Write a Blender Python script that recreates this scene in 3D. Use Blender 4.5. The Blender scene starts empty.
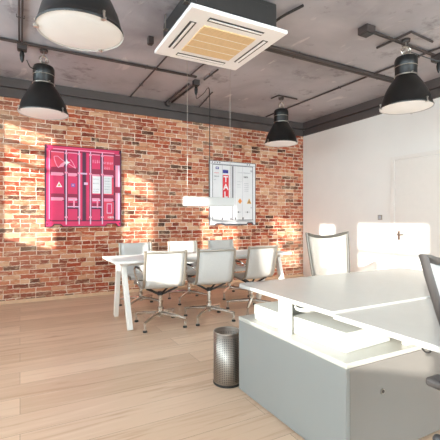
import bpy, bmesh, math, random
from mathutils import Vector, Matrix
random.seed(4)
R = math.radians
scene = bpy.context.scene
COL = scene.collection

# ------------------------------------------------------------------ materials
def lin(c):
    return tuple((v/255/12.92 if v/255 <= .04045 else ((v/255+.055)/1.055)**2.4) for v in c)

class NT:
    """small node-tree helper"""
    def __init__(s, name):
        s.m = bpy.data.materials.new(name); s.m.use_nodes = True
        s.t = s.m.node_tree; s.b = s.t.nodes['Principled BSDF']
    def n(s, typ, **kw):
        nd = s.t.nodes.new(typ)
        for k, v in kw.items():
            if k in nd.inputs: nd.inputs[k].default_value = v
            else: setattr(nd, k, v)
        return nd
    def l(s, a, b): s.t.links.new(a, b)
    def math(s, op, a, b=None):
        nd = s.t.nodes.new('ShaderNodeMath'); nd.operation = op
        for i, v in enumerate((a, b)):
            if v is None: continue
            if isinstance(v, (int, float)): nd.inputs[i].default_value = v
            else: s.l(v, nd.inputs[i])
        return nd.outputs[0]
    def ramp(s, fac, stops, interp='LINEAR'):
        nd = s.t.nodes.new('ShaderNodeValToRGB'); cr = nd.color_ramp; cr.interpolation = interp
        while len(cr.elements) < len(stops): cr.elements.new(.5)
        for e, (p, c) in zip(cr.elements, stops):
            e.position = p; e.color = (*c, 1) if len(c) == 3 else c
        s.l(fac, nd.inputs[0]); return nd.outputs[0]
    def mix(s, fac, a, b, mode='MIX'):
        nd = s.t.nodes.new('ShaderNodeMix'); nd.data_type = 'RGBA'; nd.blend_type = mode
        for sock, v in ((nd.inputs[0], fac), (nd.inputs[6], a), (nd.inputs[7], b)):
            if isinstance(v, (int, float)): sock.default_value = v
            elif isinstance(v, tuple): sock.default_value = (*v, 1)
            else: s.l(v, sock)
        return nd.outputs[2]
    def bump(s, h, strength=.3, dist=.01):
        nd = s.n('ShaderNodeBump'); nd.inputs['Strength'].default_value = strength; nd.inputs['Distance'].default_value = dist
        s.l(h, nd.inputs['Height']); s.l(nd.outputs[0], s.b.inputs['Normal'])

def simple(name, rgb, rough=.5, metal=0., var=.04, scale=12., bump=0., spec=.5, coat=0.):
    t = NT(name); c = lin(rgb)
    tc = t.n('ShaderNodeTexCoord'); nz = t.n('ShaderNodeTexNoise', Scale=scale, Detail=3.0)
    t.l(tc.outputs['Object'], nz.inputs['Vector'])
    col = t.ramp(nz.outputs['Fac'], [(.3, tuple(v*(1-var) for v in c)), (.7, tuple(min(1, v*(1+var)) for v in c))])
    t.l(col, t.b.inputs['Base Color'])
    t.b.inputs['Roughness'].default_value = rough; t.b.inputs['Metallic'].default_value = metal
    t.b.inputs['Specular IOR Level'].default_value = spec
    if coat: t.b.inputs['Coat Weight'].default_value = coat
    if bump: t.bump(nz.outputs['Fac'], bump, .004)
    return t.m

def mat_brick():
    t = NT('old_brick')
    tc = t.n('ShaderNodeTexCoord'); sep = t.n('ShaderNodeSeparateXYZ'); t.l(tc.outputs['Object'], sep.inputs[0])
    wob = t.n('ShaderNodeTexNoise', Scale=4.0, Detail=4.0, Roughness=.7); t.l(tc.outputs['Object'], wob.inputs['Vector'])
    w = t.math('MULTIPLY', t.math('SUBTRACT', wob.outputs['Fac'], .5), .055)
    wb2 = t.n('ShaderNodeTexNoise', Scale=30.0, Detail=2.0); t.l(tc.outputs['Object'], wb2.inputs['Vector'])
    w2 = t.math('MULTIPLY', t.math('SUBTRACT', wb2.outputs['Fac'], .5), .018)
    cmb = t.n('ShaderNodeCombineXYZ'); t.l(t.math('ADD', sep.outputs[0], t.math('ADD', w, w2)), cmb.inputs[0]); t.l(t.math('ADD', t.math('ADD', sep.outputs[2], t.math('MULTIPLY', w, .5)), w2), cmb.inputs[1])
    br = t.n('ShaderNodeTexBrick', Scale=1.0); br.offset = .43; br.offset_frequency = 3; br.squash = .62; br.squash_frequency = 4
    br.inputs['Color1'].default_value = (0, 0, 0, 1); br.inputs['Color2'].default_value = (1, 1, 1, 1); br.inputs['Mortar'].default_value = (.5, .5, .5, 1)
    br.inputs['Mortar Size'].default_value = .0075; br.inputs['Mortar Smooth'].default_value = .6
    br.inputs['Brick Width'].default_value = .205; br.inputs['Row Height'].default_value = .066; br.inputs['Bias'].default_value = 0
    t.l(cmb.outputs[0], br.inputs['Vector'])
    g = t.n('ShaderNodeSeparateColor'); t.l(br.outputs['Color'], g.inputs[0])
    col = t.ramp(g.outputs[0], [(0, lin((70, 42, 30))), (.07, lin((104, 52, 34))), (.16, lin((138, 52, 30))), (.36, lin((164, 66, 38))), (.56, lin((180, 82, 50))),
                                (.68, lin((196, 112, 78))), (.82, lin((200, 128, 92))), (.95, lin((218, 172, 138))), (1, lin((158, 74, 46)))])
    m2 = t.n('ShaderNodeMapping'); m2.inputs['Scale'].default_value = (.55, 1, 1.5); t.l(tc.outputs['Object'], m2.inputs[0])
    n2 = t.n('ShaderNodeTexNoise', Scale=13.0, Detail=6.0, Roughness=.7); t.l(m2.outputs[0], n2.inputs['Vector'])
    col = t.mix(t.ramp(n2.outputs['Fac'], [(.50, (0, 0, 0)), (.66, (.8, .8, .8))]), col, lin((222, 190, 158)))
    col = t.mix(t.ramp(n2.outputs['Fac'], [(.28, (.5, .5, .5)), (.42, (0, 0, 0))]), col, lin((104, 50, 32)))
    n3 = t.n('ShaderNodeTexNoise', Scale=1.1, Detail=3.0); t.l(tc.outputs['Object'], n3.inputs['Vector'])
    col = t.mix(t.ramp(n3.outputs['Fac'], [(.45, (0, 0, 0)), (.7, (.3, .3, .3))]), col, lin((222, 190, 158)))
    n5 = t.n('ShaderNodeTexNoise', Scale=9.0, Detail=4.0); t.l(tc.outputs['Object'], n5.inputs['Vector'])
    mort = t.ramp(n5.outputs['Fac'], [(.35, lin((176, 128, 100))), (.46, lin((222, 192, 166))), (.6, lin((238, 222, 204)))])
    col = t.mix(br.outputs['Fac'], col, mort)
    t.l(col, t.b.inputs['Base Color']); t.b.inputs['Roughness'].default_value = .85
    h = t.math('ADD', t.math('SUBTRACT', 1.0, br.outputs['Fac']), t.math('MULTIPLY', n2.outputs['Fac'], .6))
    t.bump(h, .6, .012)
    return t.m

def mat_floor():
    t = NT('oak_planks')
    tc = t.n('ShaderNodeTexCoord')
    br = t.n('ShaderNodeTexBrick', Scale=1.0); br.offset = .37; br.offset_frequency = 2
    br.inputs['Color1'].default_value = (0, 0, 0, 1); br.inputs['Color2'].default_value = (1, 1, 1, 1); br.inputs['Mortar'].default_value = (0, 0, 0, 1)
    br.inputs['Mortar Size'].default_value = .0012; br.inputs['Mortar Smooth'].default_value = .2
    br.inputs['Brick Width'].default_value = 2.1; br.inputs['Row Height'].default_value = .235
    t.l(tc.outputs['Object'], br.inputs['Vector'])
    g = t.n('ShaderNodeSeparateColor'); t.l(br.outputs['Color'], g.inputs[0])
    col = t.ramp(g.outputs[0], [(0, lin((200, 168, 140))), (.5, lin((212, 181, 154))), (1, lin((222, 193, 166)))])
    mp = t.n('ShaderNodeMapping'); mp.inputs['Scale'].default_value = (.9, 11, 1); t.l(tc.outputs['Object'], mp.inputs[0])
    nz = t.n('ShaderNodeTexNoise', Scale=1.6, Detail=6.0, Roughness=.6, Distortion=.6); t.l(mp.outputs[0], nz.inputs['Vector'])
    col = t.mix(t.ramp(nz.outputs['Fac'], [(.30, (.8, .8, .8)), (.46, (0, 0, 0))]), col, lin((182, 144, 114)))
    col = t.mix(t.ramp(nz.outputs['Fac'], [(.55, (0, 0, 0)), (.75, (.6, .6, .6))]), col, lin((228, 202, 178)))
    mk = t.n('ShaderNodeMapping'); mk.inputs['Scale'].default_value = (1.6, 7, 1); t.l(tc.outputs['Object'], mk.inputs[0])
    kn = t.n('ShaderNodeTexNoise', Scale=1.5, Detail=2.0); t.l(mk.outputs[0], kn.inputs['Vector'])
    col = t.mix(t.ramp(kn.outputs['Fac'], [(.70, (0, 0, 0)), (.78, (.6, .6, .6))]), col, lin((132, 96, 72)))
    col = t.mix(br.outputs['Fac'], col, lin((128, 98, 76)))
    t.l(col, t.b.inputs['Base Color'])
    t.b.inputs['Roughness'].default_value = .34; t.b.inputs['Specular IOR Level'].default_value = .4
    t.bump(t.math('SUBTRACT', 1.0, br.outputs['Fac']), .25, .003)
    return t.m

def mat_ceiling():
    t = NT('painted_concrete')
    tc = t.n('ShaderNodeTexCoord')
    n1 = t.n('ShaderNodeTexNoise', Scale=.9, Detail=5.0, Roughness=.55, Distortion=.4); t.l(tc.outputs['Object'], n1.inputs['Vector'])
    col = t.ramp(n1.outputs['Fac'], [(.3, lin((142, 139, 144))), (.5, lin((170, 167, 172))), (.72, lin((185, 182, 186)))])
    n2 = t.n('ShaderNodeTexNoise', Scale=3.2, Detail=4.0, Distortion=1.6); mp = t.n('ShaderNodeMapping'); mp.inputs['Scale'].default_value = (1, .45, 1); mp.inputs['Rotation'].default_value = (0, 0, .5)
    t.l(tc.outputs['Object'], mp.inputs[0]); t.l(mp.outputs[0], n2.inputs['Vector'])
    col = t.mix(t.ramp(n2.outputs['Fac'], [(.64, (0, 0, 0)), (.70, (.55, .55, .55))]), col, lin((214, 209, 206)))
    n4 = t.n('ShaderNodeTexNoise', Scale=2.3, Detail=5.0, Roughness=.7); t.l(tc.outputs['Object'], n4.inputs['Vector'])
    col = t.mix(t.ramp(n4.outputs['Fac'], [(.30, (.7, .7, .7)), (.42, (0, 0, 0))]), col, lin((104, 97, 97)))
    t.l(col, t.b.inputs['Base Color']); t.b.inputs['Roughness'].default_value = .6
    t.bump(n2.outputs['Fac'], .35, .02)
    return t.m

def mat_mesh_fabric(name, rgb, alpha):
    t = NT(name); c = lin(rgb)
    tc = t.n('ShaderNodeTexCoord'); wv = t.n('ShaderNodeTexNoise', Scale=60.0); t.l(tc.outputs['Object'], wv.inputs['Vector'])
    t.l(t.ramp(wv.outputs['Fac'], [(.3, tuple(v*.93 for v in c)), (.7, c)]), t.b.inputs['Base Color'])
    t.b.inputs['Roughness'].default_value = .8; t.b.inputs['Alpha'].default_value = alpha
    return t.m

def mat_perforated():
    t = NT('perforated_steel')
    tc = t.n('ShaderNodeTexCoord'); sep = t.n('ShaderNodeSeparateXYZ'); t.l(tc.outputs['Object'], sep.inputs[0])
    ang = t.math('ARCTAN2', sep.outputs[1], sep.outputs[0])
    u = t.math('MULTIPLY', ang, 48/(2*math.pi)); v = t.math('MULTIPLY', sep.outputs[2], 80.0)
    fu = t.math('SUBTRACT', t.math('FRACT', u), .5); fv = t.math('SUBTRACT', t.math('FRACT', v), .5)
    d = t.math('SQRT', t.math('ADD', t.math('MULTIPLY', fu, fu), t.math('MULTIPLY', fv, fv)))
    fac = t.math('MULTIPLY', t.math('LESS_THAN', d, .27), t.math('MULTIPLY', t.math('GREATER_THAN', sep.outputs[2], .03), t.math('LESS_THAN', sep.outputs[2], .345)))
    t.l(t.mix(fac, lin((158, 149, 140)), lin((44, 38, 34))), t.b.inputs['Base Color'])
    t.l(t.math('SUBTRACT', 1.0, fac), t.b.inputs['Metallic'])
    t.b.inputs['Roughness'].default_value = .42
    return t.m

def emis(name, rgb, strength, rough=.4):
    t = NT(name); c = lin(rgb)
    tc = t.n('ShaderNodeTexCoord'); nz = t.n('ShaderNodeTexNoise', Scale=8.0); t.l(tc.outputs['Object'], nz.inputs['Vector'])
    t.l(t.ramp(nz.outputs['Fac'], [(.3, tuple(v*.97 for v in c)), (.7, c)]), t.b.inputs['Base Color'])
    t.b.inputs['Emission Color'].default_value = (*c, 1); t.b.inputs['Emission Strength'].default_value = strength
    t.b.inputs['Roughness'].default_value = rough
    return t.m

M = dict(
    brick=mat_brick(), floor=mat_floor(), ceiling=mat_ceiling(),
    wall=simple('white_plaster', (240, 236, 230), .55, var=.012, scale=3, bump=.05),
    beam=simple('dark_painted_beam', (80, 72, 70), .6, var=.08, scale=3),
    oak_trim=simple('oak_trim', (222, 188, 154), .5, var=.08, scale=20),
    door=simple('white_door_paint', (236, 230, 222), .35, var=.01),
    white=simple('white_lacquer', (240, 238, 232), .28, var=.01),
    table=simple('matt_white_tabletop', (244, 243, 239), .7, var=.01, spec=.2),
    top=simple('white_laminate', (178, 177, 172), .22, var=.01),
    shelf=simple('white_shelf_laminate', (180, 178, 170), .35, var=.01),
    carton=simple('white_carton', (186, 185, 179), .6, var=.01),
    cab=simple('grey_laminate', (139, 140, 137), .4, var=.015, scale=4),
    cab_door_shaded=simple('shaded_grey_laminate', (128, 123, 118), .4, var=.015, scale=4),  # cabinet grey with the end face's shade and warm light put into the colour
    black=simple('black_enamel', (17, 15, 14), .4, var=.1),
    dark=simple('dark_plastic', (38, 35, 34), .5, var=.1),
    conduit=simple('dark_painted_steel', (66, 57, 55), .5, var=.1),
    steel=simple('brushed_steel', (196, 190, 182), .3, metal=1., var=.05, scale=30),
    chrome=simple('polished_aluminium', (206, 200, 192), .24, metal=1., var=.03),
    alu=simple('satin_aluminium', (168, 160, 148), .38, metal=.75, var=.04),
    graphite=simple('graphite_plastic', (62, 58, 57), .42, var=.08),
    grey_frame=simple('grey_chair_frame', (78, 74, 68), .42, var=.06),
    sling=simple('white_sling_fabric', (200, 198, 194), .7, var=.02, scale=60),
    mesh_w=mat_mesh_fabric('white_mesh_fabric', (196, 192, 184), .55),
    mesh_g=mat_mesh_fabric('pale_grey_mesh_fabric', (206, 206, 208), .72),
    seat_g=simple('grey_seat_fabric', (120, 118, 118), .85, var=.1, scale=80),
    perf=mat_perforated(),
    diffuser=emis('lamp_diffuser', (222, 221, 218), .10),
    pend=simple('white_lamp_metal', (198, 197, 194), .4, var=.01),
    ac_white=simple('warm_white_plastic', (252, 251, 249), .4, var=.01),
    ac_grille=simple('beige_filter_grille', (226, 196, 152), .6, var=.05, scale=40),
    ac_body=simple('dark_grey_sheet_metal', (46, 44, 43), .5, var=.08),
    wire=simple('fine_steel_wire', (190, 180, 170), .4, metal=.5),
    copper=simple('insulated_pipe', (48, 42, 40), .7),
    pink=simple('print_pink', (218, 40, 96), .5, var=.05, scale=9),
    pink_light=simple('print_pale_pink', (240, 150, 178), .5, var=.04),
    pink_lily=simple('print_lilac', (226, 186, 214), .5, var=.04),
    crimson=simple('print_crimson', (146, 10, 62), .5, var=.08, scale=9),
    plum=simple('print_plum', (78, 14, 58), .5, var=.08),
    coral=simple('print_coral', (226, 62, 92), .5, var=.04),
    print_white=simple('print_white', (240, 238, 240), .5, var=.02),
    print_grey=simple('print_grey', (228, 228, 230), .5, var=.03, scale=8),
    print_mid=simple('print_mid_grey', (182, 182, 188), .5, var=.05),
    print_dark=simple('print_charcoal', (92, 88, 94), .5, var=.1),
    print_black=simple('print_blackberry', (52, 14, 38), .5, var=.08),
    print_blue=simple('print_blue', (52, 54, 142), .5, var=.04),
    print_red=simple('print_red', (222, 52, 62), .5, var=.04),
    print_orange=simple('print_orange', (238, 152, 76), .5, var=.04),
    print_yellow=simple('print_ochre', (206, 160, 84), .5, var=.04),
    print_violet=simple('print_violet', (122, 92, 172), .5, var=.04),
)

# ------------------------------------------------------------------ mesh builder
class MB:
    def __init__(s): s.bm = bmesh.new(); s.mats = []; s.cur = 0
    def use(s, key):
        m = M[key]
        if m not in s.mats: s.mats.append(m)
        s.cur = s.mats.index(m); return s
    def _faces(s, vs, idx):
        for f in idx:
            try:
                fc = s.bm.faces.new([vs[i] for i in f]); fc.material_index = s.cur
            except ValueError: pass
    def box(s, a, b, rot=None, pivot=None):
        (x0, y0, z0), (x1, y1, z1) = a, b
        pts = [Vector(p) for p in ((x0,y0,z0),(x1,y0,z0),(x1,y1,z0),(x0,y1,z0),(x0,y0,z1),(x1,y0,z1),(x1,y1,z1),(x0,y1,z1))]
        if rot is not None:
            pv = Vector(pivot) if pivot else (Vector(a)+Vector(b))/2
            pts = [rot @ (p-pv) + pv for p in pts]
        vs = [s.bm.verts.new(p) for p in pts]
        s._faces(vs, [(0,3,2,1),(4,5,6,7),(0,1,5,4),(1,2,6,5),(2,3,7,6),(3,0,4,7)]); return s
    def loft(s, rings, caps=True, closed=False):
        n = len(rings[0]); vr = [[s.bm.verts.new(p) for p in r] for r in rings]
        m = len(rings)
        for i in range(m if closed else m-1):
            A, B = vr[i], vr[(i+1) % m]
            for j in range(n):
                k = (j+1) % n
                try:
                    f = s.bm.faces.new((A[j], A[k], B[k], B[j])); f.material_index = s.cur
                except ValueError: pass
        if caps and not closed:
            for r, rev in ((vr[0], True), (vr[-1], False)):
                try:
                    f = s.bm.faces.new(list(reversed(r)) if rev else r); f.material_index = s.cur
                except ValueError: pass
        return s
    def tube(s, path, r, n=8, closed=False, flat=None, up=None):
        """sweep; r radius or list; flat=(a,b) gives an elliptical/rectangular section"""
        P = [Vector(p) for p in path]; rings = []; prev = None
        for i, p in enumerate(P):
            if closed: t = (P[(i+1) % len(P)] - P[i-1])
            else: t = (P[min(i+1, len(P)-1)] - P[max(i-1, 0)])
            t.normalize()
            if up is not None: side = Vector(up)
            elif prev is None: side = Vector((0,0,1)) if abs(t.z) < .9 else Vector((1,0,0))
            else: side = prev
            u = (side - t*side.dot(t)).normalized(); v = t.cross(u); prev = u
            rr = r[i] if isinstance(r, (list, tuple)) else r
            ra, rb = flat if flat else (rr, rr)
            rings.append([p + u*(math.cos(2*math.pi*(j+.5)/n)*ra) + v*(math.sin(2*math.pi*(j+.5)/n)*rb) for j in range(n)])
        return s.loft(rings, True, closed)
    def bar(s, a, b, w, h, up=(0,0,1)):
        """rectangular bar a->b, w across, h along up"""
        k = math.sqrt(2)/2/ .5 * .5
        return s.tube([a, b], 1, 4, flat=(h/2*math.sqrt(2), w/2*math.sqrt(2)), up=up)
    def cyl(s, a, b, r, r2=None, n=16):
        return s.tube([a, b], [r, r if r2 is None else r2], n)
    def lathe(s, prof, n=40, c=(0,0,0), caps=False):
        rings = [[Vector((c[0]+r*math.cos(2*math.pi*j/n), c[1]+r*math.sin(2*math.pi*j/n), c[2]+z)) for j in range(n)] for r, z in prof]
        return s.loft(rings, caps)
    def sphere(s, c, r, n=10, m=6):
        return s.lathe([(max(r*math.sin(math.pi*i/m), r*.02), -r*math.cos(math.pi*i/m)) for i in range(m+1)], n, c, True)
    def prism(s, poly, y0, y1):
        """poly of (x,z); extruded along y"""
        a = [Vector((x, y0, z)) for x, z in poly]; b = [Vector((x, y1, z)) for x, z in poly]
        return s.loft([a, b])
    def slab(s, poly, z0, z1):
        return s.loft([[Vector((x, y, z0)) for x, y in poly], [Vector((x, y, z1)) for x, y in poly]])
    def build(s, name, parent=None, bevel=0., seg=2, smooth=True, angle=40, loc=None, solid=0.):
        bmesh.ops.recalc_face_normals(s.bm, faces=s.bm.faces[:])
        me = bpy.data.meshes.new(name); s.bm.to_mesh(me); s.bm.free()
        for m in s.mats: me.materials.append(m)
        if smooth:
            for p in me.polygons: p.use_smooth = True
            me.set_sharp_from_angle(angle=R(angle))
        o = bpy.data.objects.new(name, me); COL.objects.link(o)
        if parent: o.parent = parent
        if loc: o.location = loc
        if solid:
            md = o.modifiers.new('thickness', 'SOLIDIFY'); md.thickness = solid; md.offset = 0
        if bevel:
            md = o.modifiers.new('bevel', 'BEVEL'); md.width = bevel; md.segments = seg; md.limit_method = 'ANGLE'; md.angle_limit = R(35)
        return o

def tag(o, label, cat, group=None):
    o['label'] = label; o['category'] = cat
    if group: o['group'] = group
    return o
def thing(name, label, cat, loc=(0,0,0), rz=0., group=None):
    o = bpy.data.objects.new(name, None); COL.objects.link(o)
    o.empty_display_size = .1; o.location = loc; o.rotation_euler = (0, 0, rz)
    return tag(o, label, cat, group)
def dup(root, loc, rz=0., label=None):
    r = root.copy(); COL.objects.link(r); r.location = loc; r.rotation_euler = (0, 0, rz)
    if label: r['label'] = label
    for ch in list(root.children):
        c = ch.copy(); COL.objects.link(c); c.parent = r
        for g in list(ch.children):
            d = g.copy(); COL.objects.link(d); d.parent = c
    return r
def struct(o): o['kind'] = 'structure'; return o
def smooth_path(pts, k=6):
    """Catmull-Rom through the points"""
    P = [Vector(p) for p in pts]; P = [2*P[0]-P[1]] + P + [2*P[-1]-P[-2]]; out = []
    for i in range(1, len(P)-2):
        for j in range(k):
            t = j/k; a, b, c, d = P[i-1:i+3]
            out.append(.5*((2*b)+(c-a)*t+(2*a-5*b+4*c-d)*t*t+(3*b-a-3*c+d)*t**3))
    out.append(P[-2]); return out

# ------------------------------------------------------------------ the room
XL, XR, YB, YF, ZC = -2.2, 5.17, 6.0, -6.0, 3.15
BT = 2.885                                             # top of brick / plaster, below the beam
struct(MB().use('floor').box((XL-.2, YF-.2, -.1), (XR+.2, YB+.2, 0)).build('floor'))
struct(MB().use('ceiling').box((XL-.2, YF-.2, ZC), (XR+.2, YB+.2, ZC+.15)).build('ceiling'))
struct(MB().use('brick').box((XL, YB, 0), (XR, YB+.2, ZC)).build('wall_back'))
struct(MB().use('wall').box((XR, YF, 0), (XR+.2, YB+.2, ZC)).build('wall_right'))
b = MB().use('beam')
b.box((XL, YB-.035, BT), (XR, YB, BT+.115)); b.box((XL, YB-.02, BT+.115), (XR, YB, BT+.135)); b.box((XL, YB-.06, BT+.135), (XR, YB, ZC))
struct(b.build('trim_1', bevel=.004))
b = MB().use('beam')
b.box((XR-.035, YF, BT), (XR, YB-.06, BT+.115)); b.box((XR-.02, YF, BT+.115), (XR, YB-.06, BT+.135)); b.box((XR-.06, YF, BT+.135), (XR, YB-.06, ZC))
struct(b.build('trim_2', bevel=.004))
struct(MB().use('oak_trim').box((XL, YB-.02, 0), (XR, YB, .045)).build('baseboard_back', bevel=.004))
struct(MB().use('wall').box((XR-.012, 3.93, 0), (XR, YB-.02, .06)).build('baseboard_right', bevel=.003))

# left wall with tall windows for the sun; the first two, unseen, added for fill
SILL, HEAD = 1.42, 2.97
wins = [(-5.8, -4.1, HEAD), (-3.8, -2.1, HEAD), (-1.60, -.23, 3.07), (.20, .71, 3.04), (1.15, 1.71, 3.02), (2.11, 2.72, 2.97), (3.17, 3.63, 2.94), (4.14, 4.69, 3.12)]
wl = MB().use('wall'); yprev = YF
for y0, y1, hd in wins:
    wl.box((XL-.2, yprev, 0), (XL, y0, ZC)); wl.box((XL-.2, y0, 0), (XL, y1, SILL)); wl.box((XL-.2, y0, hd), (XL, y1, ZC)); yprev = y1
wl.box((XL-.2, yprev, 0), (XL, YB+.2, ZC)); struct(wl.build('wall_left', smooth=False))
for i, (y0, y1, hd) in enumerate(wins):
    f = MB().use('graphite'); xa, xb = XL-.13, XL-.08
    f.box((xa, y0, SILL), (xb, y0+.025, hd)); f.box((xa, y1-.025, SILL), (xb, y1, hd))
    f.box((xa, y0, SILL), (xb, y1, SILL+.025)); f.box((xa, y0, hd-.025), (xb, y1, hd)); f.box((xa, y0, 2.545), (xb, y1, 2.605))
    if hd > 3.1: f.box((xa, y0, 2.77), (xb, y1, 2.87))
    struct(f.build('window_%d' % (i+1)))
# wall behind the camera: an unseen full-height glazed front, added to let in fill light
wf = MB().use('wall'); gx0, gx1, gz0, gz1 = 2.4, XR-.3, .08, 3.0
wf.box((XL-.2, YF-.2, 0), (gx0, YF, ZC)); wf.box((gx1, YF-.2, 0), (XR+.2, YF, ZC)); wf.box((gx0, YF-.2, 0), (gx1, YF, gz0)); wf.box((gx0, YF-.2, gz1), (gx1, YF, ZC))
struct(wf.build('wall_front', smooth=False))
f = MB().use('graphite')  # frame bars of the added fill glazing
for k in range(4):
    x = gx0 + (gx1-gx0)*k/3; f.box((x-.03, YF-.12, gz0), (x+.03, YF-.06, gz1))
f.box((gx0, YF-.12, gz0), (gx1, YF-.06, gz0+.05)); f.box((gx0, YF-.12, gz1-.05), (gx1, YF-.06, gz1)); struct(f.build('window_%d' % (len(wins)+1)))

# flush white door in the right wall
d = MB().use('door'); d.box((XR-.012, 3.0, 0.004), (XR-.001, 3.84, 2.09)); dr = struct(d.build('door_1', bevel=.003))
h = MB().use('steel'); h.cyl((XR-.012, 3.77, .95), (XR-.06, 3.77, .95), .011); h.tube(smooth_path([(XR-.06, 3.775, .95), (XR-.062, 3.72, .95), (XR-.06, 3.655, .948)]), .010)
h.box((XR-.018, 3.75, .86), (XR-.012, 3.79, 1.0)); h.build('door_handle', dr)
d = MB().use('door'); d.box((XR-.02, 3.845, 0), (XR-.001, 3.915, 2.155)); d.box((XR-.02, 2.93, 0), (XR-.001, 2.995, 2.155)); d.box((XR-.02, 2.995, 2.095), (XR-.001, 3.845, 2.155))
struct(d.build('trim_3', bevel=.004))
t = thing('light_switch', 'small grey switch plate on the white wall beside the door', 'light switch', (XR-.001, 4.12, 1.21))
MB().use('alu').box((-.01, -.04, -.04), (0, .04, .04)).build('plate', t, bevel=.002); MB().use('print_mid').box((-.014, -.024, -.026), (-.01, .024, .026)).build('rocker', t, bevel=.001)

# ------------------------------------------------------------------ ceiling runs
def run(name, pts, label, r=.012, double=0., clips=True, mat='conduit', z=ZC):
    t = thing(name, label, 'conduit', (pts[0][0], pts[0][1], z-.02), 0, 'conduits under the ceiling')
    o = Vector((pts[0][0], pts[0][1], 0)); P = [Vector((x, y, 0))-o for x, y in pts]
    m = MB().use(mat); dirv = (P[-1]-P[0]).normalized(); side = Vector((-dirv.y, dirv.x, 0))
    for s_ in ((-double, double) if double else (0,)):
        m.tube([p + side*s_ for p in P], r, 8)
    m.build('pipe', t)
    if clips:
        L = (P[-1]-P[0]).length; k = max(1, int(L/1.1))
        for i in range(k):
            c = P[0] + (P[-1]-P[0])*((i+.5)/k); a = c - side*(double+r+.012); bb = c + side*(double+r+.012)
            MB().use(mat).tube([a+Vector((0,0,.016)), a+Vector((0,0,-.012)), bb+Vector((0,0,-.012)), bb+Vector((0,0,.016))], .004, 4).build('clip', t)
    return t
run('ceiling_conduit', [(-2.1, 4.655), (2.13, 4.655)], 'long dark conduit pair crossing the ceiling behind the left hanging lamp', .011, .014)
run('ceiling_conduit', [(2.27, 4.70), (2.27, 4.69-.4)], 'short dark conduit from junction box towards the air conditioner', .011)
run('ceiling_conduit', [(.005, 1.2), (.005, 4.62)], 'dark conduit running to the small box at the upper left corner', .010, .013)
run('ceiling_conduit', [(1.545, 3.75), (1.545, 4.63)], 'dark conduit between the air conditioner and the long conduit pair', .010)
run('ceiling_conduit', [(1.545, 4.68), (1.545, 5.92)], 'dark conduit running from the long pair to the brick wall beam', .010)
run('ceiling_conduit', [(2.03, 3.75), (2.03, 4.63)], 'dark conduit emerging beside the air conditioner front corner', .010)
run('ceiling_conduit', [(2.19, 4.95), (2.19, 5.86)], 'double dark conduit leading from the pendant junction towards the brick wall', .016, .045)
run('cable_tray', [(2.15, 3.47), (5.1, 3.47)], 'thick dark twin cable run passing behind the right hanging lamp', .022, .03)
run('ceiling_conduit', [(4.2, 2.2), (4.13, 5.85)], 'thin dark conduit slanting across the ceiling behind the right lamp', .012)
run('ceiling_conduit', [(3.19, 2.66), (4.34, 2.70)], 'dark conduit pair joining the two boxes above the right lamp', .010, .013)
run('ceiling_conduit', [(3.57, 2.89), (3.575, 2.47), (3.98, 2.50)], 'bent dark rail on the ceiling over the right hanging lamp', .013, 0, False)
run('ceiling_conduit', [(3.575, 4.92), (3.585, 4.735), (3.97, 4.75)], 'small bent rail on the ceiling above the farthest hanging lamp', .011, 0, False)
run('ceiling_conduit', [(2.6, 5.1), (2.75, 5.9)], 'short stub of dark conduit on the ceiling above the white pendant', .010)
def jbox(loc, size, label, plug=None):
    t = thing('junction_box', label, 'junction box', loc, 0, 'junction boxes on the ceiling')
    s = size; MB().use('conduit').box((-s, -s, -.075), (s, s, 0)).build('box', t, bevel=.006)
    MB().use('dark').box((-s*.8, -s*.8, -.082), (s*.8, s*.8, -.075)).build('lid', t, bevel=.002)
    if plug: MB().use('black').lathe([(.004, 0), (.02, -.01), (.026, -.05), (.02, -.10), (.006, -.13)], 12, (0, 0, -.082), True).build('plug', t)
    return t
jbox((.02, 4.72, ZC), .05, 'small dark box with hanging plug left of the left lamp', True)
jbox((2.2, 4.82, ZC), .042, 'dark box with hanging plug feeding the white pendant lamp', True)
jbox((3.12, 2.65, ZC), .062, 'dark box on open ceiling at the left end of the short conduit pair')
jbox((4.42, 2.70, ZC), .062, 'dark box with hanging plug right above the right lamp', True)
jbox((2.17, 5.89, ZC), .03, 'tiny dark box near the brick wall beam')
jbox((1.24, 3.9, ZC), .03, 'tiny dark fitting on the ceiling left of the air conditioner')

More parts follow.
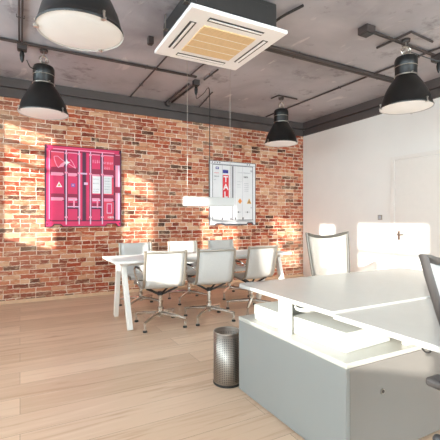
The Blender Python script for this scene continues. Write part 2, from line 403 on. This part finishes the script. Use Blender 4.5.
# ------------------------------------------------------------------ industrial hanging lamps
def make_lamp(loc, label, cable=None, rz=0.):
    t = thing('hanging_lamp', label, 'hanging lamp', loc, rz, 'black industrial hanging lamps')
    m = MB().use('black')
    m.lathe([(.268, 0), (.270, .012), (.262, .022), (.254, .05), (.236, .12), (.205, .19), (.168, .255), (.135, .305), (.112, .335), (.108, .342)], 48)
    m.use('pend').lathe([(.102, .338), (.130, .30), (.163, .25), (.20, .185), (.231, .115), (.249, .047), (.258, .012), (.268, 0)], 48)
    m.build('shade', t)
    MB().use('diffuser').lathe([(.001, -.012), (.15, -.009), (.24, .002), (.260, .008), (.260, .014), (.001, .010)], 48).build('diffuser', t)
    m = MB().use('black'); m.lathe([(.10, .335), (.112, .345), (.112, .44), (.116, .445), (.116, .52), (.104, .548), (.07, .56), (.02, .563)], 32, caps=True); m.build('neck', t)
    rg = MB().use('steel'); rg.lathe([(.112, .340), (.119, .341), (.119, .352), (.112, .353)], 32); rg.tube([(0, -.118, .347), (0, -.145, .35)], .008, 6); rg.build('clamp_ring', t)
    MB().use('alu').lathe([(.115, .440), (.1185, .441), (.1185, .447), (.115, .448)], 32).build('band', t)
    for k in range(3):
        a = 2*math.pi*k/3 + .9; q = Matrix.Rotation(a, 3, 'Z')
        c = MB().use('steel'); c.box((.248, -.010, -.006), (.278, .010, .010)); c.box((.262, -.007, .008), (.270, .007, .052)); c.cyl((.252, 0, .045), (.276, 0, .045), .006, n=8)
        o = c.build('rim_clip', t); o.rotation_euler = (0, 0, a)
    m = MB().use('steel'); m.cyl((0, 0, .56), (0, 0, .60), .035, .026); 
    m.tube([(math.cos(a)*.052, 0, .625+math.sin(a)*.045) for a in [2*math.pi*k/16 for k in range(16)]], .008, 6, closed=True)
    m.tube([(0, math.cos(a)*.052, .625+math.sin(a)*.045) for a in [2*math.pi*k/16 for k in range(16)]], .006, 6, closed=True)
    m.tube([(0, 0, .665), (0, 0, ZC-loc[2]-.002)], .006, 6); m.use('conduit').lathe([(.001, -.03), (.04, -.03), (.045, 0), (.001, 0)], 16, (0, 0, ZC-loc[2]-.001)); m.build('hook', t)
    if cable: MB().use('black').tube(smooth_path(cable), .006, 6).build('power_cable', t)
    return t
make_lamp((.348, 2.56, 2.40), 'big black dome lamp cropped by the top edge, nearest of the hanging lamps')
make_lamp((.243, 4.78, 2.405), 'black dome lamp hanging at left before the brick wall above the pink picture',
          [(-.22, -.06, .54), (-.17, -.06, .47), (-.06, -.04, .50), (0, -.01, .60)], .4)
make_lamp((3.715, 2.63, 2.40), 'black dome lamp hanging at right in front of the white wall',
          [(.705, .07, .56), (.68, .06, .48), (.40, .04, .52), (.12, .02, .60), (.01, 0, .62)], -.5)
make_lamp((3.73, 4.86, 2.40), 'smallest black dome lamp, far back above the white wall picture', None, .2)

# ------------------------------------------------------------------ ceiling cassette air conditioner
ac = thing('air_conditioner', 'white square cassette air conditioner hanging under the grey ceiling', 'air conditioner', (1.652, 3.135, 2.85), R(-.6))
S = .47
m = MB().use('ac_body'); m.box((-.40, -.40, .035), (.40, .40, .285)); m.build('body', ac, bevel=.01)
for sx, sy in ((-1, 0), (1, 0), (0, -1), (0, 1)):
    p = MB().use('ac_body')
    if sx: p.box((sx*.40 - (.006 if sx < 0 else 0), -.3, .08), (sx*.40 + (.006 if sx > 0 else 0), .3, .24))
    else: p.box((-.3, sy*.40 - (.006 if sy < 0 else 0), .08), (.3, sy*.40 + (.006 if sy > 0 else 0), .24))
    p.build('side_plate', ac, bevel=.002)
m = MB().use('ac_white'); m.box((-S, -S, 0), (S, S, .035)); m.build('panel', ac, bevel=.008, seg=3)
m = MB().use('ac_grille'); m.box((-.262, -.262, -.008), (.262, .262, .0))
m.use('ac_white')
for k in range(1, 4): m.box((-.262, -.262+.131*k-.003, -.0095), (.262, -.262+.131*k+.003, -.008))
m.use('ac_grille')
for k in range(24): m.box((-.262, -.258+k*.0218, -.0115), (.262, -.258+k*.0218+.007, -.008))
m.build('grille', ac)
for k in range(4):
    v = MB().use('dark'); v.box((-.27, -.395, -.003), (.27, -.335, 0)); o = v.build('vent_slot', ac); o.rotation_euler = (0, 0, k*math.pi/2)
    fl = MB().use('ac_white'); fl.box((-.262, -.377, -.007), (.262, -.350, -.003), Matrix.Rotation(R(8), 3, 'X')); fl.build('flap', o)
for sx in (-1, 1):
    for sy in (-1, 1):
        MB().use('steel').cyl((sx*.43, sy*.25, .16), (sx*.43, sy*.25, .298), .006, n=6).box((sx*.40, sy*.25-.02, .15), (sx*.445, sy*.25+.02, .158)).build('hanger', ac)
p = MB().use('copper'); p.tube(smooth_path([(.40, -.12, .20), (.47, -.12, .20), (.52, -.13, .25), (.53, -.15, .295)]), .016); p.tube(smooth_path([(.40, -.02, .17), (.46, -.02, .17), (.50, -.04, .22), (.55, -.25, .27), (.62, -.5, .28)]), .013); p.build('refrigerant_pipe', ac)

# ------------------------------------------------------------------ slim white pendant over the table
pd = thing('pendant_lamp', 'slim white box pendant hanging on wires over the meeting table', 'pendant lamp', (2.03, 4.05, 1.345))
m = MB().use('pend'); m.box((-.335, -.05, 0), (.315, .05, .106)); m.build('housing', pd, bevel=.006)
MB().use('diffuser').box((-.32, -.04, -.004), (.30, .04, 0)).build('diffuser', pd)
for x in (-.295, .285): MB().use('wire').cyl((x, 0, .106), (x, 0, ZC-1.345), .0022, n=6).build('wire', pd)
MB().use('black').tube(smooth_path([(.17, .77, 1.595), (.165, .745, 1.54), (.12, .55, 1.50), (.07, .30, 1.475), (.025, .11, 1.47), (.003, .02, 1.42), (0, 0, 1.28)]) + [Vector((0, 0, .106))], .005, 6).build('power_cable', pd)

# ------------------------------------------------------------------ wall pictures
def picture(name, label, x0, z0, w, h, depth=.045):
    t = thing(name, label, 'picture', (x0, YB-.001, z0))
    return t
class Print:
    """flat artwork: thin layers on the picture's face; u,v run 0..1"""
    def __init__(s, w, h, y): s.m = MB(); s.w = w; s.h = h; s.y = y; s.k = 0
    def poly(s, col, pts, lay):
        s.m.use(col); s.m.prism([(u*s.w, v*s.h) for u, v in pts], s.y-.0006*lay, s.y); return s
    def rect(s, col, u0, v0, u1, v1, lay): return s.poly(col, [(u0, v0), (u1, v0), (u1, v1), (u0, v1)], lay)
    def line(s, col, pts, wd, lay):
        s.m.use(col); y = s.y-.0003*lay
        for (a, b_), (c, d_) in zip(pts, pts[1:]):
            s.m.bar((a*s.w, y, b_*s.h), (c*s.w, y, d_*s.h), .0006*lay, wd, up=Vector((-(d_-b_)*s.h, 0, (c-a)*s.w)).normalized())
        return s
# pink container doors
W1, H1, D = 1.105, 1.204, .035
p1 = thing('wall_picture', 'pink picture of container doors hanging left on the brick wall', 'picture', (.315, YB-.002, 1.066))
MB().use('print_black').prism([(0, 0), (.09*W1, 0), (.12*W1, .028*H1), (.19*W1, .028*H1), (.22*W1, 0), (.78*W1, 0), (.80*W1, .03*H1), (.92*W1, .035*H1), (.945*W1, 0), (W1, 0), (W1, H1), (0, H1)], -D, 0).build('panel', p1)
P = Print(W1, H1, -D)
P.rect('crimson', .018, .07, .982, .985, 1)
P.rect('pink', .03, .945, .97, .992, 2); P.rect('pink_light', .10, .95, .90, .962, 3)              # header rail
P.rect('pink', .0, .005, 1, .075, 2) if False else P.poly('pink', [(.015, .01), (.085, .01), (.115, .04), (.195, .04), (.225, .01), (.775, .01), (.80, .04), (.92, .045), (.95, .01), (.985, .01), (.985, .07), (.015, .07)], 2)
P.rect('plum', .02, .072, .98, .082, 3)
cols = [(.075, .235), (.285, .405), (.595, .705), (.755, .89)]
for i, (u0, u1) in enumerate(cols):
    for j, (v0, v1) in enumerate(((.735, .925), (.41, .63), (.085, .325))):
        P.rect('coral' if i == 3 or (i == 0 and j == 0) else 'pink', u0, v0, u1, v1, 2)
        P.poly('pink_light', [(u0, v1), (u1-.03, v1), (u1, v1+.014), (u1-.01, v1+.040), (u0, v1+.040)] if j else [(u0, v1-.012), (u1, v1-.012), (u1, v1), (u0, v1)], 3)
        P.rect('plum', u1, v0, u1+.02, v1+.01, 2)
P.rect('pink', .43, .08, .465, .93, 2); P.rect('pink_light', .432, .10, .442, .92, 3); P.rect('plum', .472, .07, .512, .94, 3); P.rect('pink', .52, .08, .56, .93, 2); P.rect('pink_lily', .445, .66, .53, .68, 4); P.rect('pink_lily', .49, .53, .54, .56, 4)
P.rect('pink', .025, .08, .065, .94, 2); P.rect('pink_light', .05, .10, .06, .93, 3)
P.rect('pink_light', .915, .09, .975, .94, 2); P.rect('pink_lily', .95, .09, .975, .90, 3); P.rect('crimson', .895, .80, .975, .93, 4); P.rect('crimson', .90, .44, .975, .52, 4)
for u in (.262, .426, .574, .733):                                                                  # locking rods
    P.rect('plum', u-.014, .075, u-.004, .94, 4); P.rect('pink_lily', u-.006, .03, u+.008, .955, 5)
    for v in (.11, .66, .90): P.rect('pink_light', u-.018, v, u+.018, v+.022, 6)
for u0, u1 in ((.27, .43), (.58, .735)):                                                            # handles
    P.rect('plum', u0, .225, u1, .245, 4); P.rect('pink_lily', u0+.01, .245, u1, .258, 5); P.rect('pink_lily', u0+.03, .33-.0, u1-.03, .343, 5); P.rect('crimson', u0+.02, .262, u1-.02, .30, 4)
    P.rect('pink_light', (u0+u1)/2+.0, .24, (u0+u1)/2+.02, .35, 6)
# line emblem top left
P.line('pink_light', [(.262, .79), (.20, .835), (.155, .868), (.112, .862), (.118, .82), (.14, .765), (.164, .728)], .011, 6)
P.line('pink_light', [(.164, .728), (.20, .765), (.262, .80), (.31, .80)], .011, 6); P.line('pink_light', [(.262, .80), (.32, .765), (.382, .730), (.345, .80), (.315, .835)], .010, 6)
P.poly('pink_light', [(.165, .728), (.195, .775), (.235, .80), (.262, .795), (.225, .745)], 7); P.poly('print_white', [(.222, .79), (.255, .805), (.27, .845), (.28, .81), (.312, .80), (.28, .785), (.268, .75), (.254, .78)], 7)
P.poly('print_white', [(.137, .49), (.213, .492), (.173, .556)], 6); P.poly('print_yellow', [(.155, .502), (.195, .503), (.174, .535)], 7)
P.rect('print_violet', .325, .498, .374, .54, 6); P.rect('pink_light', .338, .51, .36, .528, 7)
def marks(P, col, u0, v0, u1, v1, n, lay, seed):
    rnd = random.Random(seed); st = (u1-u0)/n
    for k in range(n):
        a = u0+st*k; wd = st*rnd.uniform(.45, .8)
        P.rect(col, a, v0, a+wd*.5, v1, lay); P.rect(col, a, v0 if rnd.random() < .5 else (v0+v1)/2, a+wd, (v0 if rnd.random() < .5 else (v0+v1)/2)+(v1-v0)*.22, lay)
marks(P, 'pink_light', .605, .812, .715, .853, 4, 5, 1); marks(P, 'pink_light', .75, .806, .885, .838, 6, 5, 2); marks(P, 'pink_light', .755, .738, .845, .775, 4, 5, 3)
P.rect('print_white', .60, .425, .705, .645, 4); P.rect('print_grey', .752, .425, .862, .65, 4)
for v in (.60, .545, .47, .44): marks(P, 'print_mid', .61, v, .69, v+.016, 7, 5, int(v*100))
for v in (.615, .58, .545, .51, .475, .44): marks(P, 'print_mid', .765, v, .85, v+.014, 6, 5, int(v*1000))
P.rect('pink_lily', .795, .17, .865, .30, 4); P.rect('pink', .803, .18, .857, .29, 5); marks(P, 'print_white', .81, .108, .90, .135, 6, 5, 8)
P.rect('coral', .865, .17, .895, .32, 3)
for u in (.012, .955): 
    for v in (.02, .95): P.rect('plum', u+.008, v+.005, u+.027, v+.028, 4)
P.m.build('print', p1, smooth=False)
# white container doors
W2, H2 = .985, 1.172
p2 = thing('wall_picture', 'white and grey container picture with red sign hanging behind the pendant lamp', 'picture', (2.985, YB-.002, 1.066))
MB().use('print_dark').prism([(0, 0), (.12*W2, 0), (.15*W2, .016*H2), (.25*W2, .022*H2), (.31*W2, 0), (.80*W2, 0), (.83*W2, .03*H2), (.92*W2, .03*H2), (.95*W2, 0), (W2, 0), (W2, H2), (0, H2)], -D, 0).build('panel', p2)
P = Print(W2, H2, -D)
P.rect('print_grey', .012, .06, .988, .99, 1)
P.poly('print_grey', [(.012, .008), (.10, .008), (.13, .035), (.26, .04), (.34, .022), (.79, .022), (.82, .05), (.93, .05), (.95, .008), (.988, .008), (.988, .07), (.012, .07)], 1)
P.rect('print_mid', .02, .945, .98, .955, 2); P.rect('print_dark', .06, .935, .94, .944, 2); P.rect('print_dark', .055, .078, .945, .088, 2)
P.rect('print_dark', .058, .08, .068, .94, 2); P.rect('print_dark', .925, .08, .935, .94, 2)
P.rect('print_dark', .478, .085, .50, .93, 2); P.rect('print_mid', .455, .085, .475, .935, 2)
for u in (.262, .44, .535, .705):
    P.rect('print_mid', u, .09, u+.008, .935, 2); P.rect('print_white', u+.008, .09, u+.018, .935, 3)
P.rect('print_blue', .272, .812, .388, .865, 4); P.rect('print_red', .272, .36, .40, .785, 4)
P.rect('print_blue', .125, .868, .19, .905, 4); P.rect('print_white', .14, .88, .172, .895, 5)
marks(P, 'print_red', .09, .806, .195, .818, 8, 4, 21); marks(P, 'print_dark', .095, .752, .20, .765, 7, 4, 22); marks(P, 'print_mid', .09, .70, .14, .715, 4, 4, 24)
marks(P, 'print_mid', .60, .828, .885, .845, 14, 4, 25); marks(P, 'print_dark', .73, .757, .82, .785, 5, 4, 26); marks(P, 'print_mid', .59, .69, .69, .70, 6, 4, 27)
for v in (.66, .63, .60, .57, .54): marks(P, 'print_mid', .74, v, .84, v+.012, 7, 4, int(v*200))
for v in (.64, .60): marks(P, 'print_mid', .58, v, .66, v+.01, 5, 4, int(v*300))
P.poly('print_orange', [(.60, .382), (.645, .428), (.69, .382), (.645, .338)], 4); P.poly('print_yellow', [(.80, .345), (.90, .345), (.85, .432)], 4); P.poly('print_dark', [(.835, .36), (.865, .36), (.85, .40)], 5)
P.rect('print_mid', .885, .27, .91, .29, 4); P.rect('print_mid', .88, .855, .925, .885, 4)
for a, b_ in ((.13, .25), (.34, .45), (.56, .67), (.75, .87)): P.rect('print_mid', a, .205, b_, .213, 4); P.rect('print_dark', (a+b_)/2-.01, .195, (a+b_)/2+.01, .22, 5)
for u in (.262, .44, .535, .705): P.rect('print_dark', u-.008, .09, u+.02, .125, 4)
for u in (.05, .10, .15, .20, .80, .85): P.rect('print_dark', u, .962, u+.02, .98, 3)
P.m.build('print', p2, smooth=False)
for ch, v in (('T', .715), ('A', .595), ('L', .475)):
    cu = bpy.data.curves.new('letter', 'FONT'); cu.body = ch; cu.size = .15; cu.extrude = .001; cu.align_x = 'CENTER'; cu.offset = .004
    tmp = bpy.data.objects.new('letter', cu); COL.objects.link(tmp)
    bpy.context.view_layer.update()
    me = bpy.data.meshes.new_from_object(tmp.evaluated_get(bpy.context.evaluated_depsgraph_get())); bpy.data.objects.remove(tmp)
    me.materials.clear(); me.materials.append(M['print_white'])
    o = bpy.data.objects.new('letter', me); COL.objects.link(o); o.parent = p2; o.location = (.336*W2, -D-.0035, v*H2-.045); o.rotation_euler = (R(90), 0, 0)

# ------------------------------------------------------------------ meeting table
tb = thing('meeting_table', 'long white meeting table on slanted legs before the brick wall', 'table', (2.045, 4.29, 0))
hx, hy = 1.17, .335
m = MB().use('table'); m.box((-hx, -hy, .712), (hx, hy, .74)); m.build('tabletop', tb, bevel=.006)
for sx in (-1, 1):
    for sy in (-1, 1):
        MB().use('white').bar((sx*(hx-.16)+(.07 if sx > 0 else 0), sy*.335, 0.004), (sx*(hx-.14)+(.07 if sx > 0 else 0), sy*.10, .712), .068, .05, up=(1, 0, 0)).build('leg', tb, bevel=.004)
    MB().use('white').box((sx*(hx-.14)-.03+(.07 if sx > 0 else 0), -.2, .672), (sx*(hx-.14)+.03+(.07 if sx > 0 else 0), .2, .712)).build('bracket', tb, bevel=.003)
for sy in (-1, 1): MB().use('white').box((-hx+.12, sy*.16-.02, .672), (hx-.12, sy*.16+.02, .708)).build('rail', tb, bevel=.003)

# ------------------------------------------------------------------ aluminium conference chairs; sitter faces +y
def make_conf(name, label, group):
    t = thing(name, label, 'chair', (0,0,0), 0, group)
    hw = .213
    prof = [(.245, .425), (.235, .452), (.19, .464), (.05, .452), (-.09, .438), (-.17, .445), (-.215, .475), (-.24, .53), (-.262, .62), (-.285, .74), (-.305, .852)]
    prof = [(y+.05, z) for y, z in prof]; path = smooth_path([(0, y, z) for y, z in prof], 4)
    m = MB().use('sling'); n = 6
    rows = [[m.bm.verts.new((-hw+2*hw*j/n, p.y, p.z - .012*math.sin(math.pi*j/n)*(1 if p.z < .5 else .3))) for j in range(n+1)] for p in path]
    for i in range(len(rows)-1):
        for j in range(n): m.bm.faces.new((rows[i][j], rows[i][j+1], rows[i+1][j+1], rows[i+1][j]))
    m.build('seat_sling', t, solid=.010, angle=60)
    for sx in (-1, 1):
        MB().use('alu').tube([(sx*(hw+.008), p.y, p.z) for p in path], 1, 8, flat=(.017, .010), up=(1, 0, 0) if False else None).build('side_rail', t)
    MB().use('alu').tube([(-hw-.01, -.253, .83), (-hw*.5, -.265, .834), (hw*.5, -.265, .834), (hw+.01, -.253, .83)], 1, 8, flat=(.012, .009)).build('back_stretcher', t)
    MB().use('alu').tube([(-hw, .01, .432), (0, .01, .415), (hw, .01, .432)], 1, 8, flat=(.014, .010)).build('seat_stretcher', t)
    for sx in (-1, 1):
        x = sx*(hw+.045)
        a = MB().use('chrome'); a.tube(smooth_path([(sx*(hw+.01), -.205, .60), (x, -.165, .645), (x, -.08, .655), (x, .07, .65), (x+sx*.002, .115, .635), (x, .13, .59), (sx*(hw+.02), .125, .50), (sx*(hw+.008), .11, .455)], 5), .0095, 8)
        ar = a.build('armrest', t)
        MB().use('dark').tube([(x, -.10, .661), (x, .06, .658)], 1, 8, flat=(.009, .017)).build('arm_pad', ar)
    s = MB().use('dark')
    for sx in (-1, 1):
        for sy in (-.09, .09): s.tube(smooth_path([(0, 0, .345), (sx*.05, sy*.4, .362), (sx*.11, sy*.8, .398), (sx*.175, sy, .428)], 4), .011, 8)
    s.cyl((0, 0, .335), (0, 0, .372), .032, .026); s.build('seat_support', t)
    MB().use('chrome').lathe([(.030, .095), (.030, .20), (.021, .205), (.021, .36)], 18, caps=True).build('column', t)
    for k in range(4):
        a = math.pi/4 + k*math.pi/2
        l = MB().use('chrome'); l.tube([(0, 0, .135), (.10, 0, .128), (.22, 0, .115), (.325, 0, .098)], [.030, .022, .018, .014], 8)
        l.cyl((.312, 0, .10), (.312, 0, .012), .011, n=10); o = l.build('leg', t); o.rotation_euler = (0, 0, a)
        MB().use('dark').lathe([(.012, .022), (.022, .018), (.024, .002), (.001, .002)], 14, (.312, 0, 0), True).build('glide', o)
    return t
g1, g2 = 'white chairs on the camera side of the meeting table', 'white chairs on the brick wall side of the meeting table'
c0 = make_conf('conference_chair', 'white aluminium conference chair at the left end, camera side of the table', g1)
c0.location = (1.39, 4.02, 0); c0.rotation_euler = (0, 0, R(-4))
dup(c0, (1.985, 3.98, 0), R(-5), 'white aluminium conference chair at the table middle, its back in full shade')
dup(c0, (2.655, 4.09, 0), R(4), 'white aluminium conference chair at the table right end, turned, backrest half sunlit')
b0 = dup(c0, (1.43, 4.92, 0), R(180), 'white chair behind the table, left one of three before the bricks'); b0['group'] = g2
b1 = dup(c0, (2.165, 5.0, 0), R(178), 'white chair behind the table, seen between the first two front chairs'); b1['group'] = g2
b2 = dup(c0, (2.85, 5.02, 0), R(182), 'white chair behind the table, under the container picture with red sign'); b2['group'] = g2

# ------------------------------------------------------------------ desk group
near = thing('desk', 'white desk half nearest the camera, right side, shaded by the dark chair', 'desk', (2.235, 1.07, 0))
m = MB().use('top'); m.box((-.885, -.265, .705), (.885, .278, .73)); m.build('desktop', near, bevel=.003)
far = thing('desk', 'white desk half farther back, its pointed corner towards the meeting table', 'desk', (2.235, 1.81, 0))
m = MB().use('top'); r_ = .03
poly = [(-.885, -.458), (.885, -.458), (.885, .39)] + [(.885-.06*(1-math.cos(a)), .39+.06*math.sin(a)) for a in [math.pi/2*k/5 for k in range(1, 6)]] + [(-.885+.025, .45), (-.885, .425)]
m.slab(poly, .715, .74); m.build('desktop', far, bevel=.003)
def post(root, x, y, z0, z1, w=.05, d=.03, name='support_post'):
    o = root.location; MB().use('white').box((x-o.x-w/2, y-o.y-d/2, z0), (x-o.x+w/2, y-o.y+d/2, z1)).build(name, root, bevel=.003)
post(far, 1.385, 1.765, .517, .715, .03, .095); post(far, 1.9, 2.12, .517, .715, .05, .03); post(far, 2.1, 1.6, .517, .715, .05, .05)
post(near, 1.855, 1.30, .517, .705, .07, .03); post(near, 1.375, 1.29, .66, .705, .03, .03, 'bracket') if False else None
post(near, 3.05, 1.1, 0.002, .705, .05, .4, 'leg'); post(far, 3.05, 1.75, 0.002, .715, .05, .7, 'leg')
MB().use('white').tube(smooth_path([(1.44-2.235, 1.56-1.81, .714), (1.40-2.235, 1.57-1.81, .700), (1.375-2.235, 1.60-1.81, .690), (1.375-2.235, 1.66-1.81, .692), (1.42-2.235, 1.70-1.81, .712)]), 1, 8, flat=(.010, .004)).build('cable_holder', far)
MB().use('dark').tube([(1.372-2.235+.0, .885-1.07+.018*math.cos(a), .703+.018*math.sin(a)) for a in [math.pi*(1+k/8) for k in range(9)]], .0035, 6).build('hook', near)

cb = thing('side_cabinet', 'low pale grey cabinet with white shelf top under the desks', 'cabinet', (1.346, 1.26, 0))
m = MB().use('cab'); m.box((0, 0, .012), (.024, .97, .491)); m.build('side_panel', cb, bevel=.0015)
m = MB().use('cab'); m.box((.024, .02, .012), (.81, .97, .491)); m.build('carcass', cb)
m = MB().use('cab_door_shaded'); m.box((.027, .001, .012), (.808, .020, .488)); dd = m.build('door', cb, bevel=.0015)  # door colour darkened to carry the shade on this face
k_ = MB().use('steel'); k_.cyl((.25, .002, .335), (.25, -.006, .335), .013, n=18); k_.use('dark'); k_.cyl((.25, -.005, .335), (.25, -.0075, .335), .009, n=14); k_.build('lock', dd)
m = MB().use('shelf'); m.box((-.003, -.003, .491), (.82, .973, .516)); m.build('shelf_top', cb, bevel=.004)
MB().use('dark').box((.02, .03, 0), (.80, .95, .012)).build('plinth', cb)

def carton(loc, rz, sx, sy, sz, label):
    t = thing('storage_box', label, 'box', loc, rz, 'white boxes on the low cabinet')
    MB().use('carton').box((-sx/2+.003, -sy/2+.003, 0), (sx/2-.003, sy/2-.003, sz*.8)).build('body', t, bevel=.003)
    MB().use('carton').box((-sx/2, -sy/2, sz*.35), (sx/2, sy/2, sz)).build('lid', t, bevel=.003)
carton((1.62, 1.565, .517), R(3.5), .37, .40, .102, 'flat white box on the cabinet front corner, right of the desk post')
carton((1.60, 1.995, .517), R(0), .40, .255, .10, 'flat white box on the cabinet far end, left of the desk post')

# ------------------------------------------------------------------ waste bin
wb = thing('waste_bin', 'round perforated steel waste bin on the floor beside the cabinet end', 'waste bin', (1.335, 2.375, 0))
MB().use('perf').lathe([(.097, .012), (.100, .02), (.100, .375)], 48).build('body', wb, solid=.003)
MB().use('steel').tube([(.1*math.cos(a), .1*math.sin(a), .377) for a in [2*math.pi*k/40 for k in range(40)]], .004, 8, closed=True).build('rim', wb)
MB().use('dark').lathe([(.001, 0.001), (.101, 0.001), (.104, .004), (.104, .016), (.099, .019), (.001, .017)], 40).build('base_ring', wb)

# ------------------------------------------------------------------ office task chairs; sitter faces +y
def make_task(name, label, loc, rz, frame, mesh, lift=0., hw=.275, taper=.04, bow=.045, arm=(-.17, .09)):
    t = thing(name, label, 'chair', loc, rz)
    zt = 1.05+lift; zb = .60+lift
    def side(v): return hw - taper*(1-v)**1.1            # half width by height
    def yy(u, v): return -.245 - .055*v - bow*(1-u*u) 
    top = [(u*hw, yy(u, 1), zt - .042*(1-u*u)) for u in [-1+2*k/12 for k in range(13)]]
    rgt = [(side(v), yy(1, v), zb+(zt-zb)*v) for v in [1-k/7 for k in range(1, 8)]]
    bot = [(-u*side(0), yy(u, 0), zb-.03*(1-u*u)) for u in [-1+2*k/8 for k in range(1, 8)]]
    lft = [(-side(v), yy(1, v), zb+(zt-zb)*v) for v in [k/7 for k in range(0, 7)]]
    loop = top + rgt + bot + lft
    MB().use(frame).tube(loop, 1, 10, closed=True, flat=(.015, .015)).build('back_frame', t)
    m = MB().use(mesh); nu, nv = 12, 8; g = []
    for i in range(nv+1):
        v = i/nv; g.append([m.bm.verts.new((u*side(v), yy(u, v), (zb-.03*(1-u*u))*(1-v)+(zt-.042*(1-u*u))*v)) for u in [-1+2*k/nu for k in range(nu+1)]])
    for i in range(nv):
        for j in range(nu): m.bm.faces.new((g[i][j], g[i][j+1], g[i+1][j+1], g[i+1][j]))
    m.build('back_mesh', t, solid=.003)
    MB().use(frame).tube(smooth_path([(0, -.30, zb-.02), (0, -.30, zb-.10), (0, -.22, .44+lift), (0, -.05, .41+lift)], 5), 1, 10, flat=(.03, .016)).build('back_spine', t)
    s = MB().use('seat_g'); pts = []
    for k in range(24):
        a = 2*math.pi*k/24; cx, cy = math.cos(a), math.sin(a); q = (abs(cx)**3.2+abs(cy)**3.2)**(-1/3.2); pts.append((cx*q*.235, .03+cy*q*.235))
    s.loft([[Vector((x*k, .03+(y-.03)*k, z+lift)) for x, y in pts] for k, z in ((.9, .425), (1, .44), (1, .47), (.93, .488))]); s.build('seat', t)
    for sx in (-1, 1):
        a = MB().use(frame); a.tube(smooth_path([(sx*.16, .0, .425+lift), (sx*.27, 0, .44+lift), (sx*.285, .0, .52+lift), (sx*.285, .0, .625+lift)], 5), 1, 8, flat=(.018, .012)); ar = a.build('armrest', t)
        MB().use('graphite').box((sx*.285-.035, arm[0], .625+lift), (sx*.285+.035, arm[1], .655+lift)).build('arm_pad', ar, bevel=.012, seg=3)
    lv = MB().use('graphite'); lv.box((-.09, -.12, .385+lift), (.09, .12, .425+lift)); lv.build('tilt_mechanism', t, bevel=.008)
    MB().use('dark').lathe([(.028, .10), (.028, .26), (.016, .262), (.016, .39+lift)], 16, caps=True).build('gas_column', t)
    for k in range(5):
        a = 2*math.pi*k/5+.3
        l = MB().use('graphite'); l.tube([(0, 0, .12), (.12, 0, .11), (.30, 0, .075)], [.034, .024, .016], 8); l.cyl((.29, 0, .075), (.29, 0, .05), .008, n=8); o = l.build('leg', t); o.rotation_euler = (0, 0, a)
        w = MB().use('dark')
        for sy in (-.018, .018): w.cyl((.29, sy-.008, .028), (.29, sy+.008, .028), .027, n=16)
        w.build('caster', o)
    return t
make_task('office_chair', 'white mesh back office chair behind the far desk, against the white wall', (2.735, 2.50, 0), R(180), 'grey_frame', 'mesh_w')
nc = make_task('office_chair', 'dark framed mesh back office chair cropped by the right edge, nearest the camera', (1.50, .495, 0), R(180), 'graphite', 'mesh_g', .02, .285, .14, .03, (-.275, .05))
lv = MB().use('graphite'); lv.tube(smooth_path([(.08, -.06, .425), (.18, -.16, .432), (.235, -.27, .44)]), .008, 8); lv.sphere((.238, -.277, .441), .018, 12, 8); lv.build('tilt_lever', nc)

# ------------------------------------------------------------------ light
w = bpy.data.worlds.new('daylight'); scene.world = w; w.use_nodes = True
bg = w.node_tree.nodes['Background']; bg.inputs[0].default_value = (.85, 1.04, 1.13, 1); bg.inputs[1].default_value = 7.5
def area(name, loc, rot, sx, sy):
    L = bpy.data.lights.new(name, 'AREA'); L.shape = 'RECTANGLE'; L.size = sx; L.size_y = sy; L.cycles.is_portal = True
    o = bpy.data.objects.new(name, L); COL.objects.link(o); o.location = loc; o.rotation_euler = rot; return o
area('portal_front', ((gx0+gx1)/2, YF-.13, (gz0+gz1)/2), (R(90), 0, 0), gx1-gx0, gz1-gz0)
area('portal_left', (XL-.15, -.5, 2.1), (R(90), 0, R(-90)), 10.5, 1.9)
S_ = bpy.data.lights.new('sun', 'SUN'); S_.energy = 4.6; S_.angle = R(.6); S_.color = (1, .97, .88)
so = bpy.data.objects.new('sun', S_); COL.objects.link(so)
so.rotation_euler = Vector((1, .65, -.26)).to_track_quat('-Z', 'Y').to_euler()

# ------------------------------------------------------------------ camera
cd = bpy.data.cameras.new('camera'); cd.sensor_width = 36; cd.lens = 36*373/440; cd.shift_y = -2/440; cd.clip_start = .05
co = bpy.data.objects.new('camera', cd); COL.objects.link(co); co.location = (0, 0, 1.2); co.rotation_euler = (R(90), 0, R(-28.2)); scene.camera = co

scene.view_settings.view_transform = 'Standard'; scene.view_settings.look = 'None'
scene.view_settings.gamma = 1; scene.view_settings.exposure = 1.09; scene.view_settings.use_curve_mapping = False
scene.cycles.use_denoising = True; scene.cycles.max_bounces = 10; scene.cycles.diffuse_bounces = 6; scene.cycles.sample_clamp_indirect = 8
scene.cycles.caustics_reflective = False; scene.cycles.caustics_refractive = False
